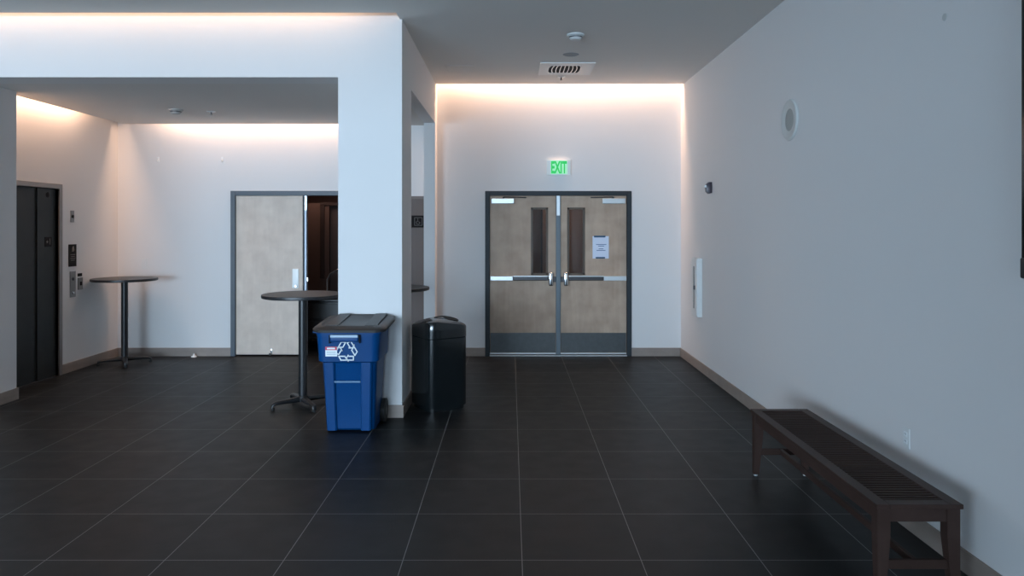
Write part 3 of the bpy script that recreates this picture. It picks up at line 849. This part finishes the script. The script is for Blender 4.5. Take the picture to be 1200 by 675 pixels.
# ------------------------------------------------------------------ right wall items
RY = Matrix.Rotation(-PI / 2, 4, 'Y')       # local z -> -X
yy, zz = rw(926.6, 140.5)
sp_ = thing('wall_speaker', 'round white speaker high on the right wall', 'speaker', (XR, yy, zz))
mt = Matrix.Translation((XR, yy, zz)) @ RY
bm = B(); M_SPK = mat('satin_speaker_plastic', (.60, .62, .61), .6); lathe(bm, [(.165, 0), (.168, .006), (.160, .018), (.150, .020), (.135, .014), (.090, .012), (.090, 0)], 56, mt); obj('speaker_ring', bm, M_SPK, sp_, True)
bm = B(); lathe(bm, [(.092, .010), (.06, .016), (0, .018)], 48, mt); obj('speaker_grille', bm, M_GRILLE, sp_, True)
yy, zz = rw(833.6, 220)
st = thing('fire_strobe', 'small dark maroon alarm strobe with clear lens on the right wall', 'alarm', (XR, yy, zz - .07))
bm = B()
loft(bm, [[Vector((XR, yy + a, zz + b)) for a, b in ((-.03, -.06), (.03, -.06), (.04, 0), (.03, .062), (-.03, .062), (-.04, 0))],
          [Vector((XR - .035, yy + a, zz + b)) for a, b in ((-.03, -.068), (.03, -.068), (.04, 0), (.03, .062), (-.03, .062), (-.04, 0))],
          [Vector((XR - .062, yy + a, zz + b)) for a, b in ((-.022, -.045), (.022, -.045), (.03, 0), (.022, .035), (-.022, .035), (-.03, 0))]])
obj('strobe_body', bm, M_MAROON, st, True)
bm = B(); loft(bm, [[Vector((XR - .055, yy + a, zz + b)) for a, b in ((-.025, .0), (.025, .0), (.025, .035), (-.025, .035))], [Vector((XR - .082, yy + a, zz + b)) for a, b in ((-.014, .005), (.014, .005), (.014, .018), (-.014, .018))]])
obj('strobe_lens', bm, M_WHITE, st)
y0_ = 8.66; cbn = thing('wall_cabinet', 'narrow white metal cabinet with dark slot mounted low on the right wall', 'cabinet', (XR, 8.8, .65))
bm = B(); box(bm, XR - .060, XR, y0_, y0_ + .27, .645, 1.340, .006)
obj('cabinet_box', bm, M_PLAST, cbn)
dr = obj('cabinet_door', box(B(), XR - .068, XR - .060, y0_ + .004, y0_ + .266, .665, 1.325, .003), M_PLAST, cbn)
obj('viewing_slot', box(B(), XR - .0695, XR - .067, y0_ + .10, y0_ + .145, .74, 1.24), mat('slot_glass', (.03, .05, .06), .2), dr)
bm = B(); box(bm, XR - .084, XR - .067, y0_ + .065, y0_ + .10, .965, 1.015, .004); obj('pull_latch', bm, M_DARKBAR, dr)
yy, zz = rw(1062.6, 512.8)
ol = thing('wall_outlet', 'white duplex electrical outlet on the right wall above the bench', 'outlet', (XR, yy, zz - .058))
obj('cover_plate', box(B(), XR - .006, XR, yy - .036, yy + .036, zz - .058, zz + .058, .002), M_PLAST, ol)
for dz in (-.02, .02):
    bm = B(); box(bm, XR - .0085, XR - .005, yy - .017, yy + .017, zz + dz - .014, zz + dz + .014, .003)
    rc_ = obj('socket', bm, M_WHITE, ol)
    bm = B()
    for dy in (-.006, .006): box(bm, XR - .0092, XR - .0080, yy + dy - .001, yy + dy + .001, zz + dz - .003, zz + dz + .007)
    obj('socket_slot', bm, M_DARKBAR, rc_)
yy, zz = rw(1107, 20)
cp_ = obj('blank_cover', (lambda b: lathe(b, [(0, .003), (.018, .003), (.020, 0)], 24, Matrix.Translation((XR, yy, zz)) @ RY))(B()), mat('dull_plastic', (.55, .57, .56), .7))
tag(cp_, 'tiny round blank cover high on the right wall', 'cover')
# tall dark framed board at the right edge of the view
wb = thing('wall_display', 'tall black framed panel on the right wall at the edge of the view', 'display', (XR, 2.75, 1.49))
obj('panel_frame', (lambda b: (box(b, XR - .052, XR, 2.25, 2.29, 1.53, 3.2), box(b, XR - .052, XR, 3.137, 3.172, 1.53, 3.2), box(b, XR - .052, XR, 2.25, 3.172, 3.17, 3.2), b)[-1])(B()), M_SCREEN, wb)
obj('panel_face', box(B(), XR - .040, XR - .002, 2.28, 3.14, 1.53, 3.18), mat('dark_panel_face', (.02, .025, .03), .3), wb)
obj('bottom_rail', box(B(), XR - .058, XR, 2.24, 3.178, 1.485, 1.575, .008), M_BLACK, wb)

# ------------------------------------------------------------------ ceiling items
def cz(px, py, Z): 
    s = (CY - py) / (Z - H); return (px - CX) / s, F_PX / s
def detector(label, px, py, Z, m=M_PLAST, R=.075):
    x, y = cz(px, py, Z)
    r = thing('smoke_detector', label, 'smoke detector', (x, y, Z))
    T_ = Matrix.Translation((x, y, Z)) @ Matrix.Rotation(PI, 4, 'X')
    bm = B(); lathe(bm, [(0, 0), (R, 0), (R, .012), (R * .85, .020), (R * .8, .020), (0, .022)], 40, T_); obj('mounting_base', bm, m, r, True)
    bm = B(); lathe(bm, [(R * .72, .020), (R * .74, .034), (R * .55, .052), (0, .056)], 36, T_); hd = obj('sensor_head', bm, m, r, True)
    bm = B(); lathe(bm, [(R * .76, .024), (R * .765, .026), (R * .765, .031), (R * .76, .033)], 36, T_)
    obj('sensor_vent', bm, M_DARKBAR, hd)
detector('white round smoke detector on the lobby ceiling in front of the air vent', 674.5, 40.5, ZC, R=.085)
detector('pale round smoke detector on the low alcove ceiling', 206, 128.3, ZA, mat('shaded_plastic', (.42, .40, .38), .6), R=.080)  # white plastic darkened: the alcove's shade is put into its colour
def sprinkler(label, px, py, Z):
    x, y = cz(px, py, Z)
    r = thing('sprinkler_head', label, 'sprinkler', (x, y, Z))
    T_ = Matrix.Translation((x, y, Z)) @ Matrix.Rotation(PI, 4, 'X')
    bm = B(); lathe(bm, [(0, 0), (.048, 0), (.045, .006), (.02, .010), (0, .010)], 32, T_); obj('escutcheon', bm, M_STEEL, r, True)
    bm = B(); lathe(bm, [(0, .008), (.010, .008), (.008, .035), (.018, .038), (.018, .041), (0, .042)], 20, T_); obj('deflector', bm, M_DARKBAR, r, True)
sprinkler('small sprinkler head on the lobby ceiling just behind the air vent', 657.8, 90.0, ZC)
sprinkler('small sprinkler head on the low alcove ceiling right of the smoke detector', 247.5, 130.6, ZA)
x, y = cz(669, 63.9, ZC)
tag(obj('concealed_sprinkler', (lambda b: lathe(b, [(0, .006), (.075, .006), (.088, 0), (0, 0)], 36, Matrix.Translation((x, y, ZC)) @ Matrix.Rotation(PI, 4, 'X')))(B()), mat('grey_cover_plate', (.30, .31, .32), .6)),
    'flat grey round cover plate on the ceiling between detector and vent', 'sprinkler')
v0, v1, w0, w1 = .335, .962, 8.335, 8.985
vt = thing('air_vent', 'square white ceiling air vent with dark curved fins', 'vent', ((v0 + v1) / 2, (w0 + w1) / 2, ZC))
g0, g1, h0, h1 = .445, .815, 8.47, 8.885
bm = B()
for q in ((v0, g0, w0, w1), (g1, v1, w0, w1), (g0, g1, w0, h0), (g0, g1, h1, w1)): box(bm, q[0], q[1], q[2], q[3], ZC - .012, ZC - .0005)
obj('vent_panel', bm, M_PLAST, vt)
obj('vent_throat', box(B(), g0, g1, h0, h1, ZC - .003, ZC - .0005), M_HOLE, vt)
bm = B()
for k in range(9):
    xx = g0 + .02 + k * (g1 - g0 - .04) / 8
    f = (k - 4) / 4
    tube(bm, [(xx + .030 * f * (1 - ((q / 4) - 1) ** 2), h0 + (h1 - h0) * q / 8, ZC - .010) for q in range(9)], .0055, 6)
obj('vent_fins', bm, M_STEEL, vt)
x0_, x1_, y0_, y1_ = -.76, -.42, 8.50, 8.84
ac = thing('access_panel', 'faint square access panel flush in the ceiling near the side wall', 'access panel', (-.59, 8.67, ZC))
bm = B()
for q in ((x0_, x0_ + .012, y0_, y1_), (x1_ - .012, x1_, y0_, y1_), (x0_, x1_, y0_, y0_ + .012), (x0_, x1_, y1_ - .012, y1_)): box(bm, q[0], q[1], q[2], q[3], ZC - .006, ZC - .0002)
obj('panel_rim', bm, M_CEIL, ac)
obj('panel_door', box(B(), x0_ + .02, x1_ - .02, y0_ + .02, y1_ - .02, ZC - .004, ZC - .0002), M_CEIL, ac)

for o in list(bpy.data.objects):
    if '_local' in o.keys(): del o['_local']
